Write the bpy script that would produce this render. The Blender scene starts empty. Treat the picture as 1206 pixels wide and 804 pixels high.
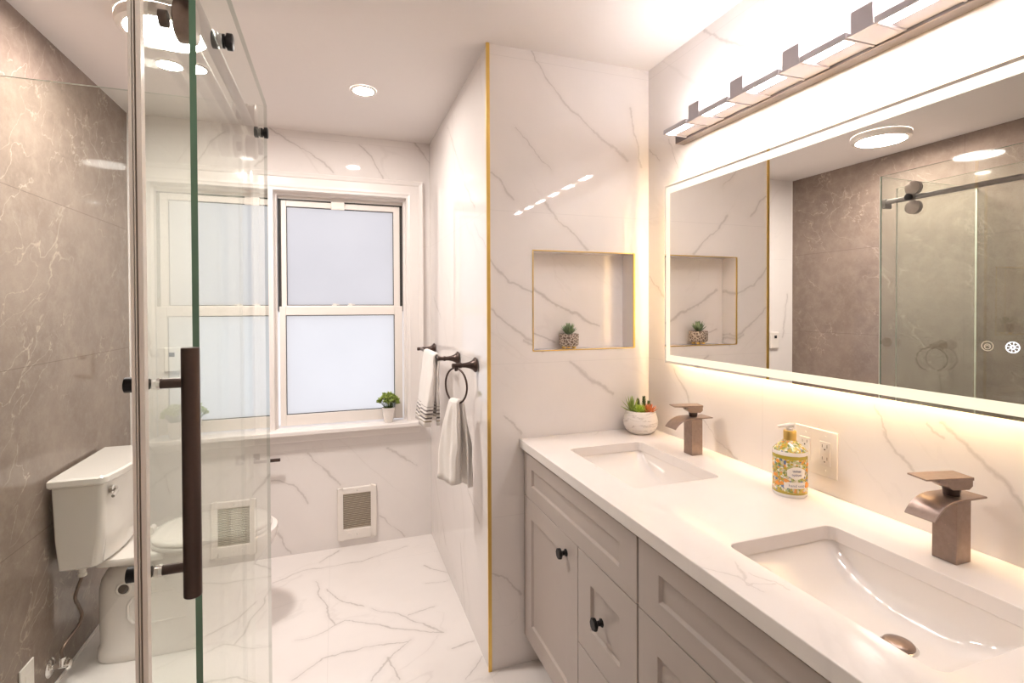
import bpy, bmesh, math, random
from mathutils import Vector, Matrix
random.seed(7)
S = bpy.context.scene
C = S.collection
PI = math.pi

# ------------------------------------------------------------------ camera
cd = bpy.data.cameras.new('camera'); cam = bpy.data.objects.new('camera', cd); C.objects.link(cam)
yaw, pitch, roll = math.radians(19.2329), math.radians(0.7104), math.radians(-0.2114)
F = Vector((math.sin(yaw)*math.cos(pitch), math.cos(yaw)*math.cos(pitch), -math.sin(pitch)))
R0 = Vector((math.cos(yaw), -math.sin(yaw), 0)); U0 = R0.cross(F)
Rv = math.cos(roll)*R0 + math.sin(roll)*U0; Uv = -math.sin(roll)*R0 + math.cos(roll)*U0
cam.matrix_world = Matrix(((Rv.x, Uv.x, -F.x, 0), (Rv.y, Uv.y, -F.y, 0), (Rv.z, Uv.z, -F.z, 1.4226), (0, 0, 0, 1)))
cd.sensor_width = 36; cd.lens = 596.1824/1206*36; cd.shift_y = -(402-369.0332)/1206
cd.clip_start = 0.02
S.camera = cam

# ------------------------------------------------------------------ world, exposure, light strengths
S.view_settings.view_transform = 'Standard'; S.view_settings.look = 'None'
S.view_settings.gamma = 1; S.view_settings.use_curve_mapping = False
S.view_settings.exposure = 0.98
W = bpy.data.worlds.new('sky'); S.world = W; W.use_nodes = True
W.node_tree.nodes['Background'].inputs[0].default_value = (0.93, 0.93, 1.0, 1)
W.node_tree.nodes['Background'].inputs[1].default_value = 0.78
E_DISC, E_SPOT, E_HEAD, E_BAND, E_HALO = 98, 150.0, 36.0, .50, 36.0
C_DISC, C_SPOT, C_HEAD, C_BAND, C_HALO = (1, .925, .865), (1, .925, .865), (1, .94, .93), (1, .86, .60), (1, .70, .35)
S.cycles.use_denoising = True
S.cycles.max_bounces = 14; S.cycles.transparent_max_bounces = 24
S.cycles.glossy_bounces = 8; S.cycles.diffuse_bounces = 6; S.cycles.transmission_bounces = 8
S.cycles.sample_clamp_indirect = 6.0; S.cycles.blur_glossy = 0.5
S.cycles.caustics_reflective = True; S.cycles.caustics_refractive = False

# ------------------------------------------------------------------ dimensions
H = 2.44
XL, XR, XP = -1.018, 1.2857, 0.56
YB, YF, YS = 3.159, 1.882, -0.70
XM = 1.2557

# ------------------------------------------------------------------ material helpers
class NT:
    def __init__(s, name):
        s.m = bpy.data.materials.new(name); s.m.use_nodes = True
        s.t = s.m.node_tree; s.b = s.t.nodes['Principled BSDF']; s.out = s.t.nodes['Material Output']
    def n(s, typ, **k):
        x = s.t.nodes.new(typ)
        for a, v in k.items(): setattr(x, a, v)
        return x
    def l(s, a, b): s.t.links.new(a, b)
    def math(s, op, a, b=None, c=None, clamp=False):
        x = s.n('ShaderNodeMath', operation=op); x.use_clamp = clamp
        for i, v in enumerate((a, b, c)):
            if v is None: continue
            if isinstance(v, (int, float)): x.inputs[i].default_value = v
            else: s.l(v, x.inputs[i])
        return x.outputs[0]
    def dot(s, vec, d):
        x = s.n('ShaderNodeVectorMath', operation='DOT_PRODUCT'); s.l(vec, x.inputs[0]); x.inputs[1].default_value = d
        return x.outputs['Value']
    def comb(s, a, b, c):
        x = s.n('ShaderNodeCombineXYZ')
        for i, v in enumerate((a, b, c)):
            if isinstance(v, (int, float)): x.inputs[i].default_value = v
            else: s.l(v, x.inputs[i])
        return x.outputs[0]
    def noise(s, vec, scale, detail=4, rough=.5, dist=0):
        x = s.n('ShaderNodeTexNoise'); s.l(vec, x.inputs['Vector'])
        x.inputs['Scale'].default_value = scale; x.inputs['Detail'].default_value = detail
        x.inputs['Roughness'].default_value = rough; x.inputs['Distortion'].default_value = dist
        return x.outputs[0]
    def mix(s, f, a, b):
        x = s.n('ShaderNodeMix', data_type='RGBA')
        for i, v in ((0, f), (6, a), (7, b)):
            if isinstance(v, (int, float)): x.inputs[i].default_value = v
            elif isinstance(v, tuple): x.inputs[i].default_value = (*v, 1)
            else: s.l(v, x.inputs[i])
        return x.outputs[2]
    def step(s, v, a, b):
        x = s.n('ShaderNodeMapRange', interpolation_type='SMOOTHSTEP'); s.l(v, x.inputs[0])
        x.inputs[1].default_value = a; x.inputs[2].default_value = b
        return x.outputs[0]
    def wcoord(s):
        return s.n('ShaderNodeNewGeometry').outputs['Position']

def flat(name, col, rough=.4, metal=0.0, spec=.5, **k):
    t = NT(name); b = t.b
    b.inputs['Base Color'].default_value = (*col, 1); b.inputs['Roughness'].default_value = rough
    b.inputs['Metallic'].default_value = metal; b.inputs['Specular IOR Level'].default_value = spec
    # a trace of surface variation keeps every material procedural
    nz = t.noise(t.n('ShaderNodeTexCoord').outputs['Object'], k.get('ns', 30), 3)
    v = k.get('var', .04)
    t.l(t.mix(nz, tuple(c*(1-v) for c in col), tuple(min(1, c*(1+v)) for c in col)), b.inputs['Base Color'])
    if 'coat' in k: b.inputs['Coat Weight'].default_value = k['coat']; b.inputs['Coat Roughness'].default_value = .03
    return t.m

def emit(name, col, strength, rim=None):
    t = NT(name); b = t.b
    b.inputs['Base Color'].default_value = (.3, .3, .3, 1); b.inputs['Emission Color'].default_value = (*col, 1)
    b.inputs['Emission Strength'].default_value = strength; b.inputs['Roughness'].default_value = .4
    return t.m

def vein_layer(t, P, across, along, ka, kb, seed, w, scale=1.0, detail=6, mask=(.45, .62), mscale=1.3):
    a = t.math('MULTIPLY', t.dot(P, across), ka); c = t.math('MULTIPLY', t.dot(P, along), kb)
    v = t.comb(a, c, seed)
    n = t.noise(v, scale, detail, .46, .15)
    d = t.math('ABSOLUTE', t.math('SUBTRACT', n, .5))
    line = t.step(d, w, w*.12)
    mk = t.step(t.noise(t.comb(t.dot(P, across), t.dot(P, along), seed+7.3), mscale, 2), *mask)
    return t.math('MULTIPLY', line, mk)

def lines(t, coord, period, offset, width):
    x = t.math('FLOORED_MODULO', t.math('SUBTRACT', coord, offset), period)
    x = t.math('MINIMUM', x, t.math('SUBTRACT', period, x))
    return t.math('LESS_THAN', x, width)

VEINS = {
'front': [ [(0.745, 2.443), (0.812, 2.331), (0.887, 2.249), (1.022, 2.151), (1.180, 2.046)], [(0.568, 1.947), (0.620, 1.908), (0.672, 1.843)], [(0.810, 1.841), (0.885, 1.756), (0.990, 1.660)], [(0.567, 1.613), (0.646, 1.525), (0.743, 1.492)], [(0.576, 1.405), (0.646, 1.348), (0.746, 1.285)], [(0.907, 1.197), (1.000, 1.123), (1.105, 1.060)], [(1.193, 2.263), (1.248, 2.023)], [(0.561, 0.385), (0.631, 0.356), (0.688, 0.288)], [(0.630, 0.994), (0.698, 0.915)], [(0.677, 2.119), (0.822, 1.975)], [(0.717, 1.286), (0.790, 1.240)] ],
'nicheback': [ [(0.784, 1.496), (0.909, 1.421), (1.093, 1.341)], [(0.784, 1.321), (0.889, 1.276)] ],
'right': [ [(1.875, 2.104), (1.808, 2.035)], [(1.751, 2.102), (1.685, 1.968)], [(1.562, 2.456), (1.443, 2.353), (1.327, 2.276)], [(0.690, 2.029), (0.650, 1.975), (0.615, 1.932)], [(1.712, 1.176), (1.659, 1.125), (1.608, 1.057)], [(1.532, 1.016), (1.461, 0.939), (1.376, 0.908)], [(0.904, 1.169), (0.873, 1.108), (0.819, 1.037)], [(0.757, 1.158), (0.688, 1.097), (0.644, 1.057), (0.609, 1.008)], [(1.869, 1.562), (1.779, 1.475)], [(0.787, 1.148), (0.749, 1.118)] ],
'side': [ [(2.617, 2.362), (2.372, 2.119), (2.241, 1.987), (2.080, 1.850)], [(2.081, 1.782), (1.916, 1.662)], [(3.030, 1.489), (2.826, 1.365)], [(2.221, 0.592), (2.022, 0.529)], [(2.376, 0.288), (2.280, -0.008)], [(3.035, 0.405), (2.718, 0.132)] ],
'back': [ [(-0.338, 2.433), (-0.200, 2.361), (-0.059, 2.267), (-0.008, 2.212)], [(0.139, 2.390), (0.214, 2.327), (0.286, 2.206)], [(0.463, 2.444), (0.562, 2.323)], [(-0.164, 0.577), (-0.087, 0.500), (0.030, 0.366)], [(0.297, 0.575), (0.472, 0.435)], [(0.249, 0.158), (0.396, 0.011)], [(-0.349, 0.441), (-0.239, 0.398), (-0.158, 0.299)], [(-0.330, 0.156), (-0.251, 0.011)], [(-0.969, 1.526), (-0.916, 1.167)], [(-1.025, 0.815), (-0.921, 0.670), (-0.846, 0.435)] ],
'floor': [ [(-0.115, 2.816), (-0.077, 2.631), (-0.018, 2.392)], [(-0.018, 2.392), (0.037, 2.412), (0.204, 2.301), (0.432, 2.182)], [(-0.055, 2.710), (0.009, 2.593), (0.111, 2.490)], [(0.145, 2.470), (0.297, 2.360), (0.432, 2.182)], [(-0.172, 2.343), (-0.080, 2.340), (-0.018, 2.392)], [(0.314, 2.368), (0.432, 2.383)], [(-0.164, 2.093), (-0.066, 2.182), (0.107, 2.186), (0.283, 2.163)], [(0.124, 1.990), (0.202, 2.103), (0.294, 2.171)], [(0.451, 2.789), (0.556, 2.657)], [(0.433, 2.603), (0.542, 2.590)], [(0.442, 2.067), (0.546, 2.088)], [(0.468, 1.869), (0.559, 1.976)], [(-0.087, 3.011), (0.008, 3.124)], [(-0.322, 2.872), (-0.176, 2.946), (0.134, 2.952), (0.386, 3.045)], [(-0.501, 2.402), (-0.415, 2.435), (-0.311, 2.346)], [(-0.384, 2.406), (-0.308, 2.639)], [(-0.541, 2.618), (-0.318, 2.837)], [(0.185, 2.093), (0.219, 1.957)] ],
'counter': [ [(0.694, 0.822), (0.728, 0.770), (0.737, 0.706)], [(0.761, 0.827), (0.728, 0.738), (0.765, 0.725)], [(0.832, 1.598), (0.791, 1.461)], [(1.410, 0.806), (1.289, 0.610)], [(1.148, 1.964), (0.992, 1.831)], [(0.755, 0.776), (0.776, 0.706)] ],
}
def drawn_veins(t, P, polys, ax, w, seed, amp=.05):
    # veins of the slab: broken lines in the plane of the tile, wavered by noise
    x = t.n('ShaderNodeTexNoise'); t.l(P, x.inputs['Vector']); x.inputs['Scale'].default_value = 7; x.inputs['Detail'].default_value = 6; x.inputs['Roughness'].default_value = .62
    mask = tuple(0 if 'XYZ'[k] == ax else 1 for k in range(3))
    def vm(op, a, b=None):
        q = t.n('ShaderNodeVectorMath', operation=op)
        for k, v in enumerate((a, b)):
            if v is None: continue
            if isinstance(v, tuple): q.inputs[k].default_value = v
            else: t.l(v, q.inputs[k])
        return q
    off = vm('SCALE', vm('SUBTRACT', x.outputs['Color'], (.5, .5, .5)).outputs[0]); off.inputs['Scale'].default_value = amp*2.2
    Q = vm('MULTIPLY', vm('ADD', P, off.outputs[0]).outputs[0], mask).outputs[0]
    best = None
    for pl in polys:
        for a, c in zip(pl, pl[1:]):
            def v3(p):
                p = list(p); return Vector([0 if 'XYZ'[k] == ax else p.pop(0) for k in range(3)])
            A, B = v3(a), v3(c); D = B-A; L2 = D.length_squared
            rel = vm('SUBTRACT', Q, tuple(A)).outputs[0]
            tt = t.math('MULTIPLY', t.dot(rel, tuple(D)), 1/L2, clamp=True)
            sc = vm('SCALE', tuple(D)); t.l(tt, sc.inputs['Scale'])
            d = vm('LENGTH', vm('SUBTRACT', rel, sc.outputs[0]).outputs[0]).outputs['Value']
            best = d if best is None else t.math('MINIMUM', best, d)
    wn = t.noise(P, 5, 3)
    ww = t.math('MULTIPLY', t.step(wn, .30, .70), w)
    line = t.math('SUBTRACT', 1.0, t.math('DIVIDE', best, t.math('ADD', ww, .0016)), clamp=True)
    halo = t.step(best, .030, .0)
    return t.math('MAXIMUM', t.math('POWER', line, .7), t.math('MULTIPLY', halo, .16))

def marble(name, base, veincol, u, v, diag=-1, ang=45, joints=(), rough=.04, seed=0., strength=.6, grout=None, coat=0, drawn=None, faint=.20, vw=.010, ka=1.3, kb=.42, w=.006, mask=(.45, .6), fine=True, spec=.5):
    """u, v: in-plane unit axes; joints: (axis, period, offset)"""
    t = NT(name); P = t.wcoord(); b = t.b
    a = math.radians(ang)*diag
    U, V = Vector(u), Vector(v)
    along = tuple(U*math.cos(a)+V*math.sin(a)); across = tuple(-U*math.sin(a)+V*math.cos(a))
    v1 = vein_layer(t, P, across, along, ka, kb, seed, w, 1.0, 7, mask)
    v2 = vein_layer(t, P, across, along, ka*2.1, kb*2.4, seed+31, w*.7, 1.0, 8, (mask[0]+.06, mask[1]+.08)) if fine else 0.0
    cloud = t.noise(P, 2.2, 5, .6)
    col = t.mix(t.step(cloud, .35, .75), base, tuple(c*.955 for c in base))
    halo = vein_layer(t, P, across, along, ka, kb, seed, w*4.5, 1.0, 7, mask)
    col = t.mix(t.math('MULTIPLY', halo, (.05 if drawn else .13)*strength), col, veincol)
    vs = t.math('MULTIPLY', t.math('MAXIMUM', v1, t.math('MULTIPLY', v2, .6)) if fine else v1, strength*(faint if drawn else 1))
    if drawn: vs = t.math('MAXIMUM', vs, t.math('MULTIPLY', drawn_veins(t, P, VEINS[drawn[0]], drawn[1], vw, seed, .032), strength))
    col = t.mix(vs, col, veincol)
    if joints:
        g = None
        for ax, per, off in joints:
            l = lines(t, t.dot(P, tuple(ax)), per, off, .0011)
            g = l if g is None else t.math('MAXIMUM', g, l)
        col = t.mix(t.math('MULTIPLY', g, .5), col, grout or tuple(c*.80 for c in base))
    t.l(col, b.inputs['Base Color'])
    b.inputs['Roughness'].default_value = rough; b.inputs['Specular IOR Level'].default_value = spec
    return t.m

WH = (.83, .787, .765); VC = (.42, .375, .35)
X_, Y_, Z_ = (1, 0, 0), (0, 1, 0), (0, 0, 1)
M = {}
M['floor'] = marble('white_marble_floor_tile', (.82, .775, .75), (.36, .32, .295), X_, Y_, 1, 28, [(X_, .6, -.04), (Y_, 1.2, .52)], .10, 3.1, .60, ka=1.9, kb=.9, w=.007, mask=(.44, .62), drawn=('floor', 'Z'), vw=.006)
M['wall_front_tile'] = marble('white_marble_wall_tile', WH, VC, X_, Z_, -1, 42, [(Z_, .6, 0)], .035, 12.4, .52, w=.006, ka=1.35, kb=.42, mask=(.42, .56), drawn=('front', 'Y'))
M['wall_niche_tile'] = marble('white_marble_niche_tile', WH, VC, X_, Z_, -1, 42, [], .035, 12.4, .60, w=.006, ka=1.35, kb=.42, mask=(.42, .56), drawn=('nicheback', 'Y'))
M['wall_xz'] = marble('white_marble_back_tile', WH, VC, X_, Z_, -1, 42, [(Z_, .6, 0)], .035, 6.4, .55, w=.006, ka=1.35, kb=.42, mask=(.42, .56), drawn=('back', 'Y'), vw=.009)
M['wall_yz'] = marble('white_marble_side_tile', WH, VC, (0, -1, 0), Z_, -1, 48, [(Z_, .6, 0), (Y_, 1.2, .06)], .035, 5.7, .48, w=.006, ka=1.35, kb=.42, mask=(.42, .56), drawn=('right', 'X'), vw=.008)
M['side'] = marble('white_marble_return_tile', WH, VC, (0, -1, 0), Z_, -1, 62, [(Z_, .6, 0)], .03, 2.2, .5, w=.006, mask=(.44, .58), drawn=('side', 'X'), vw=.008)
M['quartz'] = marble('white_quartz', (.84, .79, .76), (.45, .40, .37), Y_, X_, 1, 30, [], .10, 9.0, .38, w=.010, mask=(.50, .64), ka=2.6, kb=1.2, drawn=('counter', 'Z'), vw=.006)

def gray_tile():
    t = NT('taupe_stone_tile'); P = t.wcoord(); b = t.b
    c1 = t.noise(P, 3.0, 9, .68, .4); c2 = t.noise(P, 16, 8, .78)
    col = t.mix(t.step(c1, .3, .72), (.185, .138, .112), (.262, .201, .166))
    col = t.mix(t.math('MULTIPLY', t.step(c2, .40, .70), .6), col, (.30, .24, .20))
    al = (0, math.cos(.75), math.sin(.75)); ac = (0, -math.sin(.75), math.cos(.75))
    for k, (ka, kb, sd, w, st, mk) in enumerate([(3.4, 1.5, 4.2, .006, .28, (.50, .62)), (7, 3.2, 17.0, .006, .34, (.46, .60)), (5, 4, 23., .005, .30, (.48, .62))]):
        col = t.mix(t.math('MULTIPLY', vein_layer(t, P, ac, al, ka, kb, sd, w, 1., 8, mk, 2.4), st), col, (.62, .52, .44))
    g = t.math('MAXIMUM', lines(t, t.dot(P, Z_), .6105, 0, .0012), lines(t, t.dot(P, Y_), 1.2, YB-1.2, .0010))
    col = t.mix(t.math('MULTIPLY', g, .6), col, (.09, .065, .05))
    t.l(col, b.inputs['Base Color']); b.inputs['Roughness'].default_value = .05
    return t.m
M['gray'] = gray_tile()
M['ceiling'] = flat('white_ceiling_paint', (.77, .725, .70), .9, var=.01)
M['paint'] = flat('white_wall_paint', (.76, .70, .66), .7, var=.01)
M['trim'] = flat('white_gloss_trim_paint', (.83, .785, .76), .28, var=.01)
M['vinyl'] = flat('white_vinyl', (.80, .75, .71), .35, var=.01)
M['cabinet'] = flat('warm_grey_cabinet_paint', (.47, .41, .375), .38, var=.02)
M['ceramic'] = flat('white_glazed_ceramic', (.84, .79, .75), .06, var=.005, coat=.6)
M['black'] = flat('matte_black_metal', (.010, .009, .010), .42, spec=.3)
M['rubber'] = flat('dark_rubber', (.03, .028, .026), .6)
M['chrome'] = flat('chrome', (.82, .80, .78), .08, 1.0)
M['gold'] = flat('brushed_gold', (.78, .54, .16), .28, .85)
M['railmetal'] = flat('brushed_bronze_grey_metal', (.20, .17, .155), .32, .9)
M['nickel'] = flat('satin_grey_nickel', (.46, .43, .46), .35, .3)
M['barmetal'] = flat('grey_brushed_metal', (.13, .11, .105), .35, .5)
M['white_plastic'] = flat('white_plastic', (.82, .77, .72), .3, var=.01)
M['grille_dark'] = flat('dark_recess', (.10, .075, .06), .6); M['core'] = flat('brown_heater_core', (.26, .20, .14), .6)
M['grille'] = flat('beige_metal_louvre', (.60, .52, .42), .4, .1)
M['soil'] = flat('dark_potting_soil', (.03, .02, .014), .9, var=.4, ns=200)

def bronze():
    t = NT('oil_rubbed_bronze'); b = t.b
    P = t.n('ShaderNodeTexCoord').outputs['Object']
    n = t.noise(P, 60, 5, .6); n2 = t.noise(P, 260, 3, .7)
    col = t.mix(n, (.22, .16, .135), (.38, .295, .255))
    col = t.mix(t.step(n2, .70, .76), col, (.60, .42, .28))
    t.l(col, b.inputs['Base Color']); b.inputs['Metallic'].default_value = .8; b.inputs['Roughness'].default_value = .34
    return t.m
M['bronze'] = bronze()
M['darkbronze'] = flat('dark_bronze', (.075, .05, .042), .32, .6)

def glass():
    t = NT('clear_shower_glass'); t.t.nodes.remove(t.b)
    fr = t.n('ShaderNodeFresnel'); fr.inputs['IOR'].default_value = 1.5
    r = fr.outputs[0]
    r2 = t.math('DIVIDE', t.math('MULTIPLY', r, 2.0), t.math('ADD', r, 1.0))     # both faces of the pane
    bf = t.n('ShaderNodeNewGeometry').outputs['Backfacing']
    fac = t.math('MULTIPLY', r2, t.math('SUBTRACT', 1.0, bf))
    tr = t.n('ShaderNodeBsdfTransparent'); tr.inputs[0].default_value = (.955, .975, .958, 1)
    gl = t.n('ShaderNodeBsdfGlossy'); gl.inputs['Roughness'].default_value = 0.0; gl.inputs[0].default_value = (.97, .98, .96, 1)
    mx = t.n('ShaderNodeMixShader'); t.l(fac, mx.inputs[0]); t.l(tr.outputs[0], mx.inputs[1]); t.l(gl.outputs[0], mx.inputs[2])
    t.l(mx.outputs[0], t.out.inputs[0])
    return t.m
M['glass'] = glass()
M['paleedge'] = flat('pale_polished_glass_edge', (.62, .64, .58), .15)
M['glassedge'] = flat('green_polished_glass_edge', (.11, .20, .135), .12, var=.25, ns=8)

def frosted(name, tint):
    t = NT(name); t.t.nodes.remove(t.b)
    P = t.n('ShaderNodeTexCoord').outputs['Object']
    n = t.noise(P, 3.0, 4); col = t.mix(n, tuple(c*.93 for c in tint), tint)
    tl = t.n('ShaderNodeBsdfTranslucent'); t.l(col, tl.inputs[0])
    gl = t.n('ShaderNodeBsdfGlossy'); gl.inputs['Roughness'].default_value = .25
    bmp = t.n('ShaderNodeBump'); bmp.inputs['Strength'].default_value = .15; t.l(t.noise(P, 90, 3), bmp.inputs['Height']); t.l(bmp.outputs[0], gl.inputs['Normal'])
    mx = t.n('ShaderNodeMixShader'); mx.inputs[0].default_value = .06
    t.l(tl.outputs[0], mx.inputs[1]); t.l(gl.outputs[0], mx.inputs[2]); t.l(mx.outputs[0], t.out.inputs[0])
    return t.m
M['frost_lo'] = frosted('frosted_window_glass', (.86, .86, .86))
M['frost_hi'] = frosted('frosted_window_glass_darker_tint', (.79, .78, .78))  # upper pane, tinted slightly darker than the lower one

def mirror_mat():
    t = NT('silvered_mirror'); t.b.inputs['Metallic'].default_value = 1; t.b.inputs['Roughness'].default_value = 0.0
    t.b.inputs['Base Color'].default_value = (.88, .87, .84, 1)
    return t.m
M['mirror'] = mirror_mat()

def towel_mat(name, stripes):
    t = NT(name); b = t.b; P = t.wcoord()
    nz = t.noise(P, 260, 3, .7)
    col = t.mix(nz, (.78, .73, .69), (.88, .84, .80))
    if stripes:
        z = t.dot(P, Z_)
        for z0, hw, c in ((.872, .0045, (.10, .075, .07)), (.892, .0045, (.13, .10, .09)), (.910, .0035, (.11, .085, .08)), (.855, .003, (.32, .26, .17)), (.882, .002, (.45, .37, .26)), (.928, .0015, (.35, .30, .27))):
            d = t.math('ABSOLUTE', t.math('SUBTRACT', z, z0)); col = t.mix(t.math('LESS_THAN', d, hw), col, c)
    t.l(col, b.inputs['Base Color']); b.inputs['Roughness'].default_value = .95
    b.inputs['Sheen Weight'].default_value = .3
    bp = t.n('ShaderNodeBump'); bp.inputs['Strength'].default_value = .5; bp.inputs['Distance'].default_value = .003
    t.l(t.noise(P, 420, 3, .7), bp.inputs['Height']); t.l(bp.outputs[0], b.inputs['Normal'])
    return t.m
M['towel'] = towel_mat('white_terry', False); M['towel_s'] = towel_mat('white_terry_with_dark_stripes', True)

def leafmat(name, c1, c2, tip=None):
    t = NT(name); b = t.b; P = t.n('ShaderNodeTexCoord').outputs['Object']
    t.l(t.mix(t.noise(P, 60, 3), c1, c2), b.inputs['Base Color']); b.inputs['Roughness'].default_value = .45
    b.inputs['Subsurface Weight'].default_value = 0
    return t.m
M['leaf'] = leafmat('fresh_green_leaf', (.16, .27, .04), (.50, .58, .16))
M['leaf_blue'] = leafmat('blue_green_succulent', (.12, .19, .10), (.30, .38, .22))
M['leaf_lime'] = leafmat('lime_green_succulent', (.25, .40, .03), (.45, .58, .08))
M['leaf_orange'] = leafmat('orange_red_succulent', (.55, .12, .03), (.75, .28, .10))
M['leaf_dark'] = leafmat('dark_green_succulent', (.06, .10, .03), (.14, .19, .06))

# ------------------------------------------------------------------ mesh helpers
def new(): return bmesh.new()
def box(bm, x0, x1, y0, y1, z0, z1, mi=0):
    x0, x1 = sorted((x0, x1)); y0, y1 = sorted((y0, y1)); z0, z1 = sorted((z0, z1))
    v = [bm.verts.new((x, y, z)) for x in (x0, x1) for y in (y0, y1) for z in (z0, z1)]
    for f in ((0, 1, 3, 2), (4, 6, 7, 5), (0, 4, 5, 1), (2, 3, 7, 6), (0, 2, 6, 4), (1, 5, 7, 3)):
        bm.faces.new([v[i] for i in f]).material_index = mi
    return v
def obox(bm, c, ex, ey, ez, sx, sy, sz):
    """box with centre c, axes ex ey ez (unit) and full sizes"""
    c, ex, ey, ez = Vector(c), Vector(ex), Vector(ey), Vector(ez)
    v = [bm.verts.new(c+ex*(a*sx/2)+ey*(b*sy/2)+ez*(d*sz/2)) for a in (-1, 1) for b in (-1, 1) for d in (-1, 1)]
    for f in ((0, 1, 3, 2), (4, 6, 7, 5), (0, 4, 5, 1), (2, 3, 7, 6), (0, 2, 6, 4), (1, 5, 7, 3)): bm.faces.new([v[i] for i in f])
def frame_of(d):
    d = Vector(d).normalized(); a = Vector((0, 0, 1)) if abs(d.z) < .9 else Vector((1, 0, 0))
    u = d.cross(a).normalized(); return d, u, d.cross(u).normalized()
def cyl(bm, a, b, r0, r1=None, n=24, caps=True):
    a, b = Vector(a), Vector(b); r1 = r0 if r1 is None else r1
    _, u, w = frame_of(b-a)
    A = [bm.verts.new(a+(u*math.cos(t)+w*math.sin(t))*r0) for t in [2*PI*i/n for i in range(n)]]
    B = [bm.verts.new(b+(u*math.cos(t)+w*math.sin(t))*r1) for t in [2*PI*i/n for i in range(n)]]
    for i in range(n): bm.faces.new((A[i], A[(i+1) % n], B[(i+1) % n], B[i]))
    if caps: bm.faces.new(A[::-1]); bm.faces.new(B)
def revolve(bm, c, axis, prof, n=32, cap=True):
    """prof: list of (distance along axis, radius)"""
    c = Vector(c); d, u, w = frame_of(axis); rings = []
    for h, r in prof:
        if r < 1e-6: rings.append([bm.verts.new(c+d*h)]); continue
        rings.append([bm.verts.new(c+d*h+(u*math.cos(2*PI*i/n)+w*math.sin(2*PI*i/n))*r) for i in range(n)])
    for A, B in zip(rings, rings[1:]):
        for i in range(n):
            if len(A) == 1: bm.faces.new((A[0], B[(i+1) % n], B[i]))
            elif len(B) == 1: bm.faces.new((A[i], A[(i+1) % n], B[0]))
            else: bm.faces.new((A[i], A[(i+1) % n], B[(i+1) % n], B[i]))
    if cap:
        if len(rings[0]) > 1: bm.faces.new(rings[0][::-1])
        if len(rings[-1]) > 1: bm.faces.new(rings[-1])
def tube(bm, pts, r, n=12, closed=False):
    pts = [Vector(p) for p in pts]; rings = []; N = len(pts); u = None
    for i, p in enumerate(pts):
        if closed: d = pts[(i+1) % N]-pts[i-1]
        else: d = pts[min(i+1, N-1)]-pts[max(i-1, 0)]
        d.normalize()
        if u is None: _, u, _ = frame_of(d)
        u = (u-d*u.dot(d)).normalized(); w = d.cross(u)
        rr = r[i] if isinstance(r, (list, tuple)) else r
        rings.append([bm.verts.new(p+(u*math.cos(2*PI*k/n)+w*math.sin(2*PI*k/n))*rr) for k in range(n)])
    for i in range(N if closed else N-1):
        A, B = rings[i], rings[(i+1) % N]
        for k in range(n): bm.faces.new((A[k], A[(k+1) % n], B[(k+1) % n], B[k]))
    if not closed: bm.faces.new(rings[0][::-1]); bm.faces.new(rings[-1])
def loft(bm, rings, cap0=True, cap1=True, mi=0):
    R = [[bm.verts.new(p) for p in r] for r in rings]; n = len(R[0])
    for A, B in zip(R, R[1:]):
        for k in range(n): bm.faces.new((A[k], A[(k+1) % n], B[(k+1) % n], B[k])).material_index = mi
    if cap0: bm.faces.new(R[0][::-1])
    if cap1: bm.faces.new(R[-1])
def extrude_poly(bm, pts2, f, d):
    """pts2: 2-D outline, f: maps (a,b,0/1) to a point"""
    A = [bm.verts.new(f(a, b, 0)) for a, b in pts2]; B = [bm.verts.new(f(a, b, 1)) for a, b in pts2]; n = len(A)
    bm.faces.new(A[::-1]); bm.faces.new(B)
    for i in range(n): bm.faces.new((A[i], A[(i+1) % n], B[(i+1) % n], B[i]))
def rrect(x0, x1, y0, y1, r, n=6):
    out = []
    for cx, cy, a0 in ((x1-r, y1-r, 0), (x0+r, y1-r, PI/2), (x0+r, y0+r, PI), (x1-r, y0+r, 1.5*PI)):
        for i in range(n+1): a = a0+PI/2*i/n; out.append((cx+r*math.cos(a), cy+r*math.sin(a)))
    return out
def superell(cx, cy, a, b, e=2.5, n=40, a2=None):
    """a: half length towards -x, a2 towards +x"""
    out = []
    for i in range(n):
        t = 2*PI*i/n; c, s = math.cos(t), math.sin(t)
        ax = a if c < 0 else (a2 or a)
        out.append((cx+ax*abs(c)**(2/e)*(1 if c >= 0 else -1), cy+b*abs(s)**(2/e)*(1 if s >= 0 else -1)))
    return out

def total_loc(o):
    v = Vector((0, 0, 0))
    while o is not None: v += o.location; o = o.parent
    return v
def obj(name, bm, mat, parent=None, smooth=False, bevel=0, seg=2, auto=None, origin=None):
    bmesh.ops.recalc_face_normals(bm, faces=bm.faces)
    base = total_loc(parent) if parent is not None else Vector((0, 0, 0))
    if parent is None and origin is not None: base = Vector(origin)
    if base.length > 0: bmesh.ops.translate(bm, vec=-base, verts=bm.verts)
    me = bpy.data.meshes.new(name); bm.to_mesh(me); bm.free()
    for m in (mat if isinstance(mat, (list, tuple)) else [mat]): me.materials.append(M[m] if isinstance(m, str) else m)
    o = bpy.data.objects.new(name, me); C.objects.link(o)
    if parent is not None: o.parent = parent
    else: o.location = base
    if smooth:
        for p in me.polygons: p.use_smooth = True
        if auto is not None:
            me.set_sharp_from_angle(angle=math.radians(auto))
    if bevel:
        b = o.modifiers.new('bevel', 'BEVEL'); b.width = bevel; b.segments = seg; b.limit_method = 'ANGLE'; b.angle_limit = math.radians(50)
        b.harden_normals = False
    return o
def struct(name, bm, mat, parent=None, **k):
    o = obj(name, bm, mat, parent, **k)
    if parent is None: o['kind'] = 'structure'
    return o
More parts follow.
